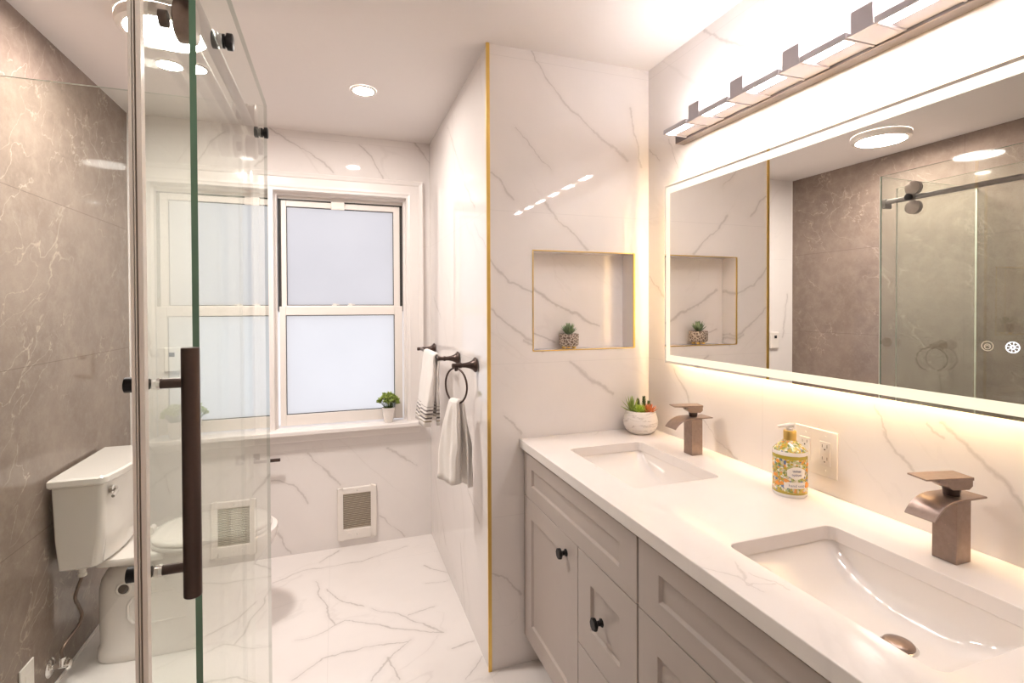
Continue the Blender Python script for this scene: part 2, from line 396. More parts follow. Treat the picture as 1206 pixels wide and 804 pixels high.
def thing(name, label, cat, loc, group=None):
    o = bpy.data.objects.new(name, None); C.objects.link(o); o.location = loc; o.empty_display_size = .05
    o['label'] = label; o['category'] = cat
    if group: o['group'] = group
    return o
def tag(o, label, cat, group=None):
    o['label'] = label; o['category'] = cat
    if group: o['group'] = group
    return o
def copy_tree(o, parent=None):
    c = o.copy(); C.objects.link(c)
    if parent is not None: c.parent = parent
    for ch in list(o.children): copy_tree(ch, c)
    return c

# ================================================================== STRUCTURE
T = .10
b = new(); box(b, XL-T, XR+T, YS-T, YB+T, -.08, 0); struct('floor', b, 'floor')
b = new(); box(b, XL-T, XR+T, YS-T, YB+T, H, H+.08); struct('ceiling', b, 'ceiling')
b = new(); box(b, XL-T, XL, YS, YB, 0, H); struct('wall_left', b, 'gray')
b = new(); box(b, XR, XR+T, YS, YF, 0, H); struct('wall_right', b, 'wall_yz')
b = new(); box(b, XL-T, XR+T, YS-T, YS, 0, H); struct('wall_front', b, 'paint')
# wall with the window
WX0, WX1, WZ0, WZ1 = -.341, .426, .725, 2.125
b = new()
box(b, XL-T, WX0, YB, YB+.14, 0, H); box(b, WX1, XP, YB, YB+.14, 0, H)
box(b, WX0, WX1, YB, YB+.14, 0, .66); box(b, WX0, WX1, YB, YB+.14, WZ1, H)
struct('wall_back', b, 'wall_xz')
# partition: side face, front face with a recess
NX0, NX1, NZ0, NZ1, ND = .745, 1.214, 1.247, 1.650, .095
b = new(); box(b, XP, XP+.06, YF+.0008, YB, 0, H); struct('wall_partition_side', b, 'side')
b = new()
box(b, XP+.002, NX0, YF, YF+.12, 0, H); box(b, NX1, XR+T, YF, YF+.12, 0, H)
box(b, NX0, NX1, YF, YF+.12, 0, NZ0); box(b, NX0, NX1, YF, YF+.12, NZ1, H)
box(b, NX0, NX1, YF+ND, YF+.12, NZ0, NZ1)
wp_ = struct('wall_partition', b, 'wall_front_tile')
b = new(); box(b, NX0+.0005, NX1-.0005, YF+ND-.002, YF+ND, NZ0+.0005, NZ1-.0005); struct('recess_back', b, 'wall_niche_tile', wp_)
b = new(); box(b, XP-.006, XP+.0075, YF-.004, YF+.004, 0, H); struct('trim_1', b, 'gold')
b = new(); e = .0045
box(b, NX0-e*.3, NX0+e*.6, YF-.002, YF+.004, NZ0, NZ1); box(b, NX1-e, NX1+e*.6, YF-.002, YF+.004, NZ0, NZ1)
box(b, NX0, NX1, YF-.002, YF+.004, NZ0-e*.4, NZ0+e*.4); box(b, NX0, NX1, YF-.002, YF+.004, NZ1-e*.4, NZ1+e*.4)
struct('trim_2', b, 'gold')
b = new(); box(b, XL, XL+.006, YB-.004, YB-.0005, 0, H); struct('trim_3', b, 'trim')
b = new(); box(b, XL+.001, XL+.012, 1.93, YB-.005, 0, .004); struct('trim_4', b, 'trim')

# ------------------------------------------------------------------ window
win = bpy.data.objects.new('window_1', None); C.objects.link(win); win.location = (.04, YB, .725); win['kind'] = 'structure'
def sweep3(bm, x0, x1, z0, z1, prof):
    """casing: prof = list of (outwards offset, y); path left leg, head, right leg with mitres"""
    path = [(x0, z0, -1, 0), (x0, z1, -1, 1), (x1, z1, 1, 1), (x1, z0, 1, 0)]
    rings = [[(x+sx*o, y, z+sz*o) for o, y in prof] for x, z, sx, sz in path]
    loft(bm, rings)
ix0, ix1 = WX0, WX1
b = new()
pr_ = [(0, YB+.002), (0, YB-.016), (.008, YB-.020), (.020, YB-.018), (.060, YB-.018), (.066, YB-.024), (.076, YB-.027), (.084, YB-.030), (.090, YB-.026), (.090, YB+.002)]
sweep3(b, ix0, ix1, .725, WZ1-.02, pr_); obj('window_casing', b, 'trim', win)
b = new()
pr_ = [(0, YB+.13), (0, YB-.015), (-.012, YB-.015), (-.012, YB+.035), (-.026, YB+.035), (-.026, YB+.13)]
b2 = new(); box(b2, -.312, .400, YB+.078, YB+.13, 2.058, 2.082); obj('head_stop', b2, 'vinyl', win)
sweep3(b, ix0, ix1, .725, WZ1-.02, pr_); obj('jamb', b, 'trim', win)
b = new()
box(b, -.44, .497, YB-.072, YB+.001, .700, .727); box(b, ix0+.001, ix1-.001, YB, YB+.135, .700, .727)
box(b, -.43, .490, YB-.030, YB, .655, .700)
obj('window_sill', b, 'trim', win, bevel=.006, seg=3)
def sash(x0, x1, z0, z1, gx0, gx1, gz0, gz1, y0, y1, mat):
    bb = new()
    box(bb, x0, gx0, y0, y1, z0, z1); box(bb, gx1, x1, y0, y1, z0, z1)
    box(bb, gx0, gx1, y0, y1, z0, gz0); box(bb, gx0, gx1, y0, y1, gz1, z1)
    s = obj('sash', bb, 'vinyl', win, bevel=.003)
    bb = new(); ym = (y0+y1)/2
    for q in ((gx0, gx0+.004, gz0, gz1), (gx1-.004, gx1, gz0, gz1), (gx0, gx1, gz0, gz0+.004), (gx0, gx1, gz1-.004, gz1)):
        box(bb, q[0], q[1], ym-.008, ym-.002, q[2], q[3])
    obj('glazing_gasket', bb, 'rubber', s)
    bb = new(); box(bb, gx0-.005, gx1+.005, ym-.002, ym+.004, gz0-.005, gz1+.005); obj('pane', bb, mat, s)
    return s
su = sash(-.296, .384, 1.395, 2.052, -.268, .346, 1.437, 2.018, YB+.075, YB+.105, 'frost_hi')
sl = sash(-.305, .394, .735, 1.432, -.272, .346, .800, 1.380, YB+.042, YB+.073, 'frost_lo')
b = new(); box(b, -.312, -.297, YB+.074, YB+.112, 1.40, 2.060); box(b, .385, .400, YB+.074, YB+.112, 1.40, 2.060); box(b, -.312, .400, YB+.074, YB+.112, 2.053, 2.060)
obj('side_track', b, 'rubber', win)
b = new(); box(b, -.020, .056, YB+.056, YB+.080, 2.016, 2.056); box(b, -.020, .056, YB+.048, YB+.062, 2.008, 2.022); obj('sash_stop', b, 'white_plastic', win, bevel=.003)
for dx in (-.02, .07):
    b = new(); box(b, dx, dx+.028, YB+.046, YB+.070, 1.432, 1.440); cyl(b, (dx+.014, YB+.058, 1.440), (dx+.014, YB+.058, 1.448), .009, n=16); box(b, dx+.014, dx+.042, YB+.052, YB+.062, 1.440, 1.446)
    obj('sash_lock', b, 'white_plastic', win)

# ================================================================== SHOWER
XG, XD = -.218, -.262
b = new(); box(b, XL, -.200, 1.872, 1.95, 0, .09); box(b, -.31, -.195, YS, 1.872, 0, .09)
o = tag(obj('shower_curb', b, 'quartz', origin=(-.25, 1.9, 0), bevel=.004), 'white stone shower curb under the glass panels', 'curb')

def slab(bm, x0, x1, y0, y1, z0, z1, thin):
    """glass slab: faces across the thin axis get slot 0, the rim slot 1"""
    box(bm, x0, x1, y0, y1, z0, z1)
    bm.normal_update(); ax = 'xy'.index(thin)
    for f in bm.faces:
        f.material_index = 0 if abs(f.normal[ax]) > .9 else 1
fx = thing('shower_screen', 'fixed clear glass shower panel with green edge, on the room side of the sliding door', 'shower screen', (XG, 1.43, .09))
b = new(); slab(b, XG-.005, XG+.005, .962, 1.89, .09, 2.105, 'x'); obj('glass_panel', b, ['glass', 'glassedge'], fx)
for yy in (1.175, 1.745):
    b = new(); revolve(b, (XG+.0052, yy, 1.967), (1, 0, 0), [(0, .014), (.0045, .014), (.0045, .011), (.008, .011), (.008, .0165), (.018, .0165), (.019, .015)], 24)
    obj('cap_bolt', b, 'black', fx, smooth=True, auto=35)
rt = thing('shower_return_panel', 'clear glass panel running from the grey stone wall across in front of the toilet', 'shower screen', (-.63, 1.91, .09))
b = new(); slab(b, XL+.003, XG-.006, 1.893, 1.903, .09, 2.105, 'y'); obj('glass_panel', b, ['glass', 'paleedge'], rt)
b = new(); box(b, XG-.056, XG-.0055, 1.872, 1.892, 1.935, 1.985); obj('corner_clamp', b, 'railmetal', rt, bevel=.004)

rl = thing('shower_rail', 'round grey metal sliding door rail along the top of the shower glass', 'rail', (-.2365, .6, 1.967))
b = new(); cyl(b, (-.2365, YS+.001, 1.967), (-.2365, 1.871, 1.967), .0125, n=24); obj('bar', b, 'railmetal', rl, smooth=True, auto=40)
b = new(); cyl(b, (-.2365, YS+.001, 1.967), (-.2365, YS+.02, 1.967), .026, n=24); obj('wall_flange', b, 'railmetal', rl, smooth=True, auto=40)

dr = thing('sliding_shower_door', 'frameless sliding glass shower door with long dark bronze bar handle', 'shower door', (XD, 1.35, .1))
b = new(); slab(b, XD-.005, XD+.005, .860, 1.84, .105, 2.035, 'x'); obj('glass_panel', b, ['glass', 'paleedge'], dr)
M['seal'] = flat('milky_vinyl_door_seal', (.80, .74, .67), .25, var=.02); M['sealline'] = flat('brown_seal_strip', (.20, .16, .12), .3)  # sealline: thin brown lines that belong to the door seal
def strip(nm, x0, x1, y0, mat, par):
    bb = new(); box(bb, x0, x1, y0, .8595, .105, 2.035); return obj(nm, bb, mat, par)
seal = strip('edge_seal', -.2705, -.2665, .8450, 'seal', dr)
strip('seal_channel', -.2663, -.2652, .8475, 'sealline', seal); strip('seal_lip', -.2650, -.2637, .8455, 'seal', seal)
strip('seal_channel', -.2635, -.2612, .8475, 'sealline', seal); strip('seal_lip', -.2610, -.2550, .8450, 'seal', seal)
HY = .905
hd = new(); cyl(hd, (-.213, HY, .975), (-.213, HY, 1.362), .0128, n=28)
h = obj('handle', hd, 'darkbronze', dr, smooth=True, auto=40, bevel=.0015)
for z in (1.308, 1.022):
    b = new(); cyl(b, (-.224, HY, z), (XD+.010, HY, z), .0078, n=20); obj('standoff', b, 'darkbronze', h, smooth=True, auto=40)
    b = new(); cyl(b, (XD+.010, HY, z), (XD+.0052, HY, z), .0095, n=20); obj('washer', b, 'chrome', h, smooth=True, auto=40)
    b = new(); cyl(b, (XD-.0052, HY, z), (XD-.012, HY, z), .0085, n=20); cyl(b, (XD-.012, HY, z), (XD-.036, HY, z), .0115, n=20); obj('inner_knob', b, 'black', h, smooth=True, auto=40)
for yy in (1.02, 1.745):
    for dz in (-.0485, .0485):
        w = new(); revolve(w, (-.2555, yy, 1.967+dz), (1, 0, 0), [(0, .030), (.003, .035), (.008, .035), (.010, .030), (.022, .030), (.024, .035), (.028, .035), (.030, .031)] if dz > 0 else [(0, .030), (.003, .035), (.028, .035), (.030, .031)], 36)
        wh = obj('roller', w, 'bronze', dr, smooth=True, auto=35)
        w = new(); cyl(w, (XD-.018, yy, 1.967+dz), (XD-.0055, yy, 1.967+dz), .014, n=20); cyl(w, (XD+.0052, yy, 1.967+dz), (-.2555, yy, 1.967+dz), .010, n=20); obj('roller_bolt', w, 'black', wh, smooth=True, auto=35)

# ================================================================== TOILET
TY = 2.55
to = thing('toilet', 'white two piece toilet against the grey stone wall', 'toilet', (-.63, TY, 0))
def sring(z, x0, x1, bb, e, n=48, xc=None):
    xc = (x0+x1)/2 if xc is None else xc
    return [(x, y, z) for x, y in superell(xc, TY, xc-x0, bb, e, n, x1-xc)]
b = new()
loft(b, [sring(0, -.925, -.42, .127, 4.5), sring(.010, -.928, -.417, .131, 4.5), sring(.045, -.925, -.42, .128, 4.5), sring(.060, -.918, -.43, .123, 4.5), sring(.18, -.920, -.44, .122, 4.5), sring(.285, -.920, -.46, .122, 4.2),
         sring(.320, -.914, -.48, .118, 3.8), sring(.345, -.900, -.50, .108, 3.4), sring(.362, -.875, -.52, .092, 3), sring(.372, -.84, -.55, .07, 2.6)])
loft(b, [sring(.06, -.70, -.425, .10, 2.4), sring(.16, -.72, -.41, .112, 2.3), sring(.24, -.73, -.375, .130, 2.2), sring(.31, -.74, -.318, .156, 2.2), sring(.36, -.745, -.275, .174, 2.2), sring(.39, -.75, -.260, .182, 2.2), sring(.415, -.75, -.256, .184, 2.2), sring(.429, -.748, -.260, .181, 2.2)])
loft(b, [sring(.330, -.865, -.70, .070, 4), sring(.375, -.87, -.68, .080, 4), sring(.394, -.90, -.66, .105, 4), sring(.402, -.935, -.62, .150, 4), sring(.422, -.94, -.62, .155, 4), sring(.429, -.936, -.62, .151, 4)])
bowl = obj('bowl', b, 'ceramic', to, smooth=True, auto=50)
b = new(); pts = [Vector(p) for p in ((-.60, TY-.118, .262), (-.74, TY-.1215, .262), (-.785, TY-.122, .252), (-.800, TY-.1225, .225), (-.800, TY-.1225, .175), (-.785, TY-.1225, .150), (-.74, TY-.1225, .140), (-.60, TY-.118, .140))]
fine = [pts[i].lerp(pts[i+1], k/5) for i in range(len(pts)-1) for k in range(5)]+[pts[-1]]
tube(b, fine, .0055, 10); obj('trapway_ridge', b, 'ceramic', bowl, smooth=True)
b = new(); revolve(b, (-.815, TY-.116, .292), (0, -1, 0), [(-.008, .030), (.004, .028), (.009, .023), (.004, .019), (-.006, .018)], 28, cap=False); obj('side_boss', b, 'ceramic', bowl, smooth=True)
b = new(); cyl(b, (-.815, TY-.110, .292), (-.815, TY-.121, .292), .018, n=24); obj('side_opening', b, 'grille_dark', bowl)
b = new()
def seatring(z, s, n=48): return [(x, y, z) for x, y in superell(-.545, TY, .205*s, .183*s, 2.3, n, .262*s)]
loft(b, [seatring(.430, .985), seatring(.434, 1.0), seatring(.443, 1.0), seatring(.447, .985)]); obj('seat', b, 'ceramic', to, smooth=True, auto=50)
b = new(); loft(b, [seatring(.449, .975), seatring(.453, .985), seatring(.461, .98), seatring(.467, .95), seatring(.470, .85)]); obj('lid', b, 'ceramic', to, smooth=True, auto=50)
for s in (-1, 1):
    b = new(); cyl(b, (-.772, TY+s*.075-.02, .452), (-.772, TY+s*.075+.02, .452), .012, n=16); box(b, -.785, -.760, TY+s*.075-.018, TY+s*.075+.018, .4285, .450)
    obj('hinge', b, 'ceramic', to, smooth=True, auto=50)
def tring(z, x0, xf, hw, bow, r):
    p = [(x0, -hw), (xf-r, -hw)]
    for i in range(1, 6): a = -PI/2+PI/2*i/6; p.append((xf-r+r*math.cos(a), -hw+r+r*math.sin(a)))
    for i in range(11): t = i/10; p.append((xf+bow*(1-(2*t-1)**2), -hw+r+(2*hw-2*r)*t))
    for i in range(1, 6): a = PI/2*i/6; p.append((xf-r+r*math.cos(a), hw-r+r*math.sin(a)))
    p += [(xf-r, hw), (x0, hw)]
    return [(x, TY+y, z) for x, y in p]
b = new()
loft(b, [tring(.430, -.985, -.872, .196, .022, .03), tring(.438, -.990, -.860, .206, .026, .03), tring(.55, -.995, -.842, .218, .028, .028), tring(.757, -.998, -.832, .230, .028, .026)])
tank = obj('tank', b, 'ceramic', to, smooth=True, auto=40, bevel=.006, seg=3)
b = new(); loft(b, [tring(.7575, -1.000, -.826, .237, .028, .028), tring(.765, -1.006, -.820, .244, .028, .030), tring(.784, -1.006, -.820, .244, .028, .030), tring(.791, -1.001, -.826, .238, .028, .028)])
obj('tank_lid', b, 'ceramic', to, smooth=True, auto=40, bevel=.003, seg=3)
b = new(); revolve(b, (-.829, TY-.190, .722), (1, 0, 0), [(0, .018), (.010, .018), (.014, .013), (.022, .013), (.023, 0)], 20); tube(b, [(-.812, TY-.190, .722), (-.804, TY-.200, .720), (-.802, TY-.245, .712)], [.008, .007, .006], 10); obj('flush_lever', b, 'chrome', to, smooth=True, auto=45)
b = new(); revolve(b, (-.93, TY-.170, .433), (0, 0, -1), [(0, .020), (.012, .020), (.012, .012), (.028, .012), (.028, .015), (.040, .015)], 12); obj('fill_nut', b, 'white_plastic', to)

VX, VY_, VZ = XL, 2.335, .085
sv = thing('water_shutoff_valve', 'chrome shutoff valve low on the grey wall feeding the toilet', 'valve', (-.98, VY_, VZ))
b = new(); revolve(b, (XL+.0005, VY_, VZ), (1, 0, 0), [(0, .034), (.004, .034), (.010, .026), (.012, .012)], 28); obj('wall_flange', b, 'chrome', sv, smooth=True, auto=50)
b = new(); cyl(b, (XL+.008, VY_, VZ), (XL+.055, VY_, VZ), .009); cyl(b, (XL+.042, VY_, VZ), (XL+.042, VY_, VZ+.032), .010); cyl(b, (XL+.038, VY_, VZ), (XL+.045, VY_+.03, VZ), .010); obj('valve_body', b, 'chrome', sv, smooth=True, auto=50)
b = new(); revolve(b, (XL+.056, VY_, VZ), (1, 0, 0), [(0, .010), (.002, .018), (.010, .018), (.014, .012)], 10); obj('valve_knob', b, 'chrome', sv, smooth=True, auto=50)
hp = [(-.976, 2.335, .119), (-.974, 2.328, .150), (-.962, 2.375, .175), (-.953, 2.405, .190), (-.948, 2.420, .222), (-.944, 2.385, .275), (-.940, 2.352, .315), (-.936, 2.345, .345), (-.930, 2.380, .391)]
def smooth_pts(P, k=6):
    P = [Vector(p) for p in P]; out = []
    for i in range(len(P)-1):
        p0, p1, p2, p3 = P[max(i-1, 0)], P[i], P[i+1], P[min(i+2, len(P)-1)]
        for j in range(k):
            t = j/k
            out.append(.5*((2*p1)+(-p0+p2)*t+(2*p0-5*p1+4*p2-p3)*t*t+(-p0+3*p1-3*p2+p3)*t**3))
    return out+[P[-1]]
b = new(); tube(b, smooth_pts(hp), .0065, 10)
M['hose'] = flat('braided_supply_hose', (.15, .10, .075), .35, .6, ns=400, var=.4)
obj('supply_hose', b, 'hose', to, smooth=True)['label'] = 'curved brown water hose'
ol = thing('wall_outlet', 'white outlet plate at the very bottom of the grey stone wall', 'outlet', (XL, 2.19, .13))
b = new(); box(b, XL+.0003, XL+.006, 2.145, 2.228, .070, .198); obj('cover_plate', b, 'white_plastic', ol, bevel=.002)
b = new(); box(b, XL+.006, XL+.008, 2.172, 2.210, .09, .165); obj('receptacle', b, 'white_plastic', ol, bevel=.001)

# ================================================================== BACK WALL FITTINGS
ht = thing('wall_heater', 'white recessed wall heater with beige louvred grille below the window', 'heater', (.113, YB, .2))
b = new(); hx0, hx1, hz0, hz1 = .001, .226, .045, .356; gx0, gx1, gz0, gz1 = .029, .198, .110, .318
pts = rrect(hx0, hx1, hz0, hz1, .014, 4)
for q in ((hx0, gx0, hz0, hz1), (gx1, hx1, hz0, hz1), (gx0, gx1, hz0, gz0), (gx0, gx1, gz1, hz1)): box(b, q[0], q[1], YB-.020, YB-.0005, q[2], q[3])
bmesh.ops.remove_doubles(b, verts=b.verts, dist=1e-5)
obj('faceplate', b, 'white_plastic', ht, bevel=.006, seg=3)
b = new(); box(b, gx0, gx1, YB-.004, YB-.0006, gz0, gz1); obj('core', b, 'core', ht)
b = new(); nl = 22
for i in range(nl):
    z = gz0+(i+.5)*(gz1-gz0)/nl; obox(b, ((gx0+gx1)/2, YB-.011, z), (1, 0, 0), (0, math.cos(.7), -math.sin(.7)), (0, math.sin(.7), math.cos(.7)), gx1-gx0, .012, .0018)
obj('louvre_grille', b, 'grille', ht)
for x, z in ((.113, .337), (.113, .075)):
    b = new(); cyl(b, (x, YB-.0195, z), (x, YB-.0215, z), .004, n=12); obj('screw', b, 'chrome', ht)
b = new(); cyl(b, (.070, YB-.019, .078), (.070, YB-.0225, .078), .011, n=20); obj('badge', b, 'vinyl', ht)

tp = thing('paper_holder', 'dark bronze toilet paper holder on the marble wall under the window', 'paper holder', (-.43, YB, .575))
b = new(); box(b, -.462, -.408, YB-.010, YB-.0005, .548, .602); obj('backplate', b, 'darkbronze', tp, bevel=.003)
b = new(); box(b, -.443, -.427, YB-.062, YB-.010, .567, .583); box(b, -.443, -.297, YB-.074, YB-.058, .566, .582); obj('arm', b, 'darkbronze', tp, bevel=.002)

sn = thing('wall_sensor', 'small white wall device with dark sensor window beside the window, behind the shower glass', 'wall device', (-.82, YB, 1.15))
b = new(); box(b, -.861, -.779, YB-.022, YB-.0005, 1.085, 1.215); obj('housing', b, 'white_plastic', sn, bevel=.006, seg=3)
b = new(); box(b, -.836, -.811, YB-.0235, YB-.0215, 1.165, 1.188); obj('sensor_window', b, 'black', sn)

# ------------------------------------------------------------------ towel bar, ring, towels
XB = .472
def post(y, z, parent, nm='post'):
    bb = new(); revolve(bb, (XP-.0055, y, z), (-1, 0, 0), [(0, .031), (.006, .031), (.010, .027), (.016, .020), (.028, .0145), (.045, .0105), (.060, .0095), (.064, .012), (.070, .012), (.073, .0095), (.094, .0095), (.098, .0105), (.103, .008), (.104, 0)], 28)
    return obj(nm, bb, 'darkbronze', parent, smooth=True, auto=60)
tb = thing('towel_bar', 'dark bronze towel bar on the marble side wall beside the window', 'towel bar', (XP, 2.68, 1.18))
post(2.985, 1.18, tb); post(2.374, 1.18, tb)
b = new(); cyl(b, (XB, 2.385, 1.18), (XB, 2.975, 1.18), .008, n=20); obj('rod', b, 'darkbronze', tb, smooth=True, auto=50)
tr_ = thing('towel_ring', 'dark bronze towel ring nearer the room than the towel bar', 'towel ring', (XP, 2.05, 1.18))
post(2.05, 1.182, tr_)
RC = Vector((.470, 2.055, 1.098)); ang = math.radians(24); ru = Vector((-math.sin(ang)*1, math.cos(ang), 0)); RR = .073
b = new(); tube(b, [RC+ru*(RR*math.cos(t))+Vector((0, 0, RR*math.sin(t))) for t in [2*PI*i/48 for i in range(48)]], .0042, 10, closed=True)
obj('ring', b, 'darkbronze', tr_, smooth=True)
b = new(); tube(b, [(.470, 2.05, 1.176), (.470, 2.052, 1.160)], .007, 10); obj('ring_hanger', b, 'darkbronze', tr_, smooth=True)

def drape(top, along, nrm, prof, halfw, amp, seed, nw=26, sub=7):
    """cloth over a bar: prof is a closed section (n, z) below the top point, swept sideways;
    halfw(z, leg) gives the half width, which may grow down the cloth"""
    rnd = random.Random(seed); ph = [rnd.random()*6.28 for _ in range(6)]; top = Vector(top); P = []
    for (a, b_) in zip(prof, prof[1:]+prof[:1]):
        for k in range(sub): t = k/sub; P.append((a[0]+(b_[0]-a[0])*t, a[1]+(b_[1]-a[1])*t))
    rings = []
    for j in range(nw+1):
        w = 2*j/nw-1; r = []
        edge = 1-.35*max(0, abs(w)-.86)/.14
        for n, z in P:
            leg = 1 if n > 0 else -1; hw, sh = halfw(z, leg); f = min(1, max(0, -z/.06))
            wave = amp*f*(math.sin(w*4.4+ph[0]+leg)+.5*math.sin(w*9.5+ph[1]-z*14+leg))
            nn = n+wave-(.25*f*.012*leg*(1-math.cos(w*3)))
            zz = z+.004*f*math.sin(3*w+ph[2]+leg)
            r.append(top+nrm*nn+along*(w*hw+sh+.0025*math.sin(z*46+ph[3])*f)+Vector((0, 0, zz)))
        rings.append(r)
    bm = new(); loft(bm, rings); return bm
RB = .0088                                                     # clearance round the rod
# hand towel: wall-side leg, room-side leg flaring outwards
def section(th, legp, legm, flp, flm, rb):
    o = [((rb+th)*math.cos(PI*i/8), (rb+th)*math.sin(PI*i/8)) for i in range(9)]
    i_ = [(rb*math.cos(PI*i/8), rb*math.sin(PI*i/8)) for i in range(8, -1, -1)]
    return [(rb+th+flp, -legp)]+[(rb+th+flp*.55, -legp*.5)]+o+[(-(rb+th)-flm*.5, -legm*.45), (-(rb+th)-flm, -legm), (-rb-flm*.45, -legm), (-rb-flm*.15, -legm*.45)]+i_+[(rb+flp*.2, -legp*.5), (rb+flp*.35, -legp)]
ex_, ey_ = Vector((1, 0, 0)), Vector((0, 1, 0))
b = drape((XB, 2.63, 1.18), ey_, ex_, section(.009, .350, .350, .014, .052, RB), lambda z, leg: (.150-.03*max(0, -z)/.35, 0), .0045, 3)
tag(obj('hand_towel', b, 'towel_s', smooth=True, origin=(XB, 2.63, .83)), 'white hand towel with dark stripes folded over the towel bar', 'towel')
rn = Vector((math.cos(ang), math.sin(ang), 0))
b = drape(tuple(RC-Vector((0, 0, RR))), ru, rn, section(.015, .330, .318, .018, .030, .0052), lambda z, leg: (.028+.036*min(1, max(0, -z)/.16)**.8, (-.012 if leg > 0 else .016)*min(1, -z/.2) if z < 0 else 0), .0055, 9)
tag(obj('washcloth', b, 'towel', smooth=True, origin=(.46, 2.05, .70)), 'plain white terry towel pulled through the towel ring', 'towel')

# ================================================================== VANITY
XC, ZC = .685, .9015
VY0, VY1, VYM = .284, 1.872, 1.072
def shaker(y0, y1, z0, z1, fw, x=.700, th=.020, rec=.009):
    fw, fz = fw
    bb = new()
    a = (y0, y1, z0, z1); c = (y0+fw, y1-fw, z0+fz, z1-fz); d = (c[0]+.004, c[1]-.004, c[2]+.004, c[3]-.004)
    def ring(q, xx): return [bb.verts.new((xx, y, z)) for y, z in ((q[0], q[2]), (q[1], q[2]), (q[1], q[3]), (q[0], q[3]))]
    r0, r1, r2, r3 = ring(a, x+th), ring((a[0], a[1], a[2], a[3]), x), ring(c, x), ring(d, x+rec)
    for A, B in ((r0, r1), (r1, r2), (r2, r3)):
        for k in range(4): bb.faces.new((A[k], A[(k+1) % 4], B[(k+1) % 4], B[k]))
    bb.faces.new(r0); bb.faces.new(r3)
    return bb
def knob(y, z, parent, x=.700):
    bb = new(); revolve(bb, (x-.0003, y, z), (-1, 0, 0), [(0, .012), (.003, .012), (.006, .0075), (.017, .0070), (.019, .015), (.021, .0178), (.028, .0178), (.030, .0155)], 8)
    obj('knob', bb, 'black', parent)
def front(nm, parent, y0, y1, z0, z1, fw, kn=None, panel=True):
    o = obj(nm, shaker(y0, y1, z0, z1, fw), 'cabinet', parent, bevel=.0014)
    if kn: knob(kn[0], kn[1], o)
    return o
def unit(y0, y1, label):
    v = thing('vanity_cabinet', label, 'cabinet', (1.0, (y0+y1)/2, 0), 'grey vanity cabinets')
    bb = new()
    box(bb, .722, .740, y0+.001, y1-.001, .10, .867)
    box(bb, .740, XR-.001, y0+.001, y0+.019, .10, .867); box(bb, .740, XR-.001, y1-.019, y1-.001, .10, .867)
    box(bb, .740, XR-.001, y0+.019, y1-.019, .10, .118); box(bb, XR-.010, XR-.001, y0+.019, y1-.019, .118, .867)
    obj('carcass', bb, 'cabinet', v)
    bb = new(); box(bb, .775, .793, y0+.001, y1-.001, .0, .10); obj('toe_kick', bb, 'cabinet', v)
    return v
u1 = unit(VYM, VY1, 'warm grey shaker vanity cabinet under the farther sink, with a door and a drawer stack')
front('false_drawer_front', u1, VYM+.004, VY1-.001, .686, .855, (.082, .052))
front('door', u1, 1.402, VY1-.001, .125, .683, (.078, .072), (1.482, .628))
front('drawer', u1, VYM+.004, 1.398, .393, .683, (.080, .078), (1.250, .536))
front('drawer', u1, VYM+.004, 1.398, .125, .389, (.080, .072), (1.237, .257))
u2 = unit(VY0, VYM, 'warm grey shaker vanity cabinet under the nearer sink, cut off by the picture edge')
front('false_drawer_front', u2, VY0+.003, VYM-.004, .686, .855, (.082, .052))
front('door', u2, .680, VYM-.004, .125, .683, (.078, .072), (.708, .637))
front('door', u2, VY0+.003, .676, .125, .683, (.078, .072), (.648, .637))

# worktop with two rounded openings
S1 = (.806, 1.110, 1.247, 1.682); S2 = (.806, 1.110, .470, .886)
b = new(); outl = [(XC, VY0-.02), (XR-.0005, VY0-.02), (XR-.0005, YF-.001), (XC, YF-.001)]
def loop(pts, z): 
    vs = [b.verts.new((x, y, z)) for x, y in pts]; es = [b.edges.new((vs[i], vs[(i+1) % len(vs)])) for i in range(len(vs))]; return vs, es
ls = [outl, rrect(*S1, .022), rrect(*S2, .022)]
tops = [loop(p, ZC) for p in ls]
bmesh.ops.triangle_fill(b, edges=[e for _, es in tops for e in es], use_beauty=True, use_dissolve=False)
faces = list(b.faces); botm = {}
for vs, _ in tops:
    for v in vs: botm[v] = b.verts.new((v.co.x, v.co.y, ZC-.034))
for f in faces: b.faces.new([botm[v] for v in reversed(f.verts)])
for vs, _ in tops:
    for i in range(len(vs)): a_, c_ = vs[i], vs[(i+1) % len(vs)]; b.faces.new((a_, c_, botm[c_], botm[a_]))
tag(obj('vanity_countertop', b, 'quartz', origin=(.98, 1.07, ZC-.034), bevel=.002), 'long white veined stone countertop holding both sinks', 'countertop')

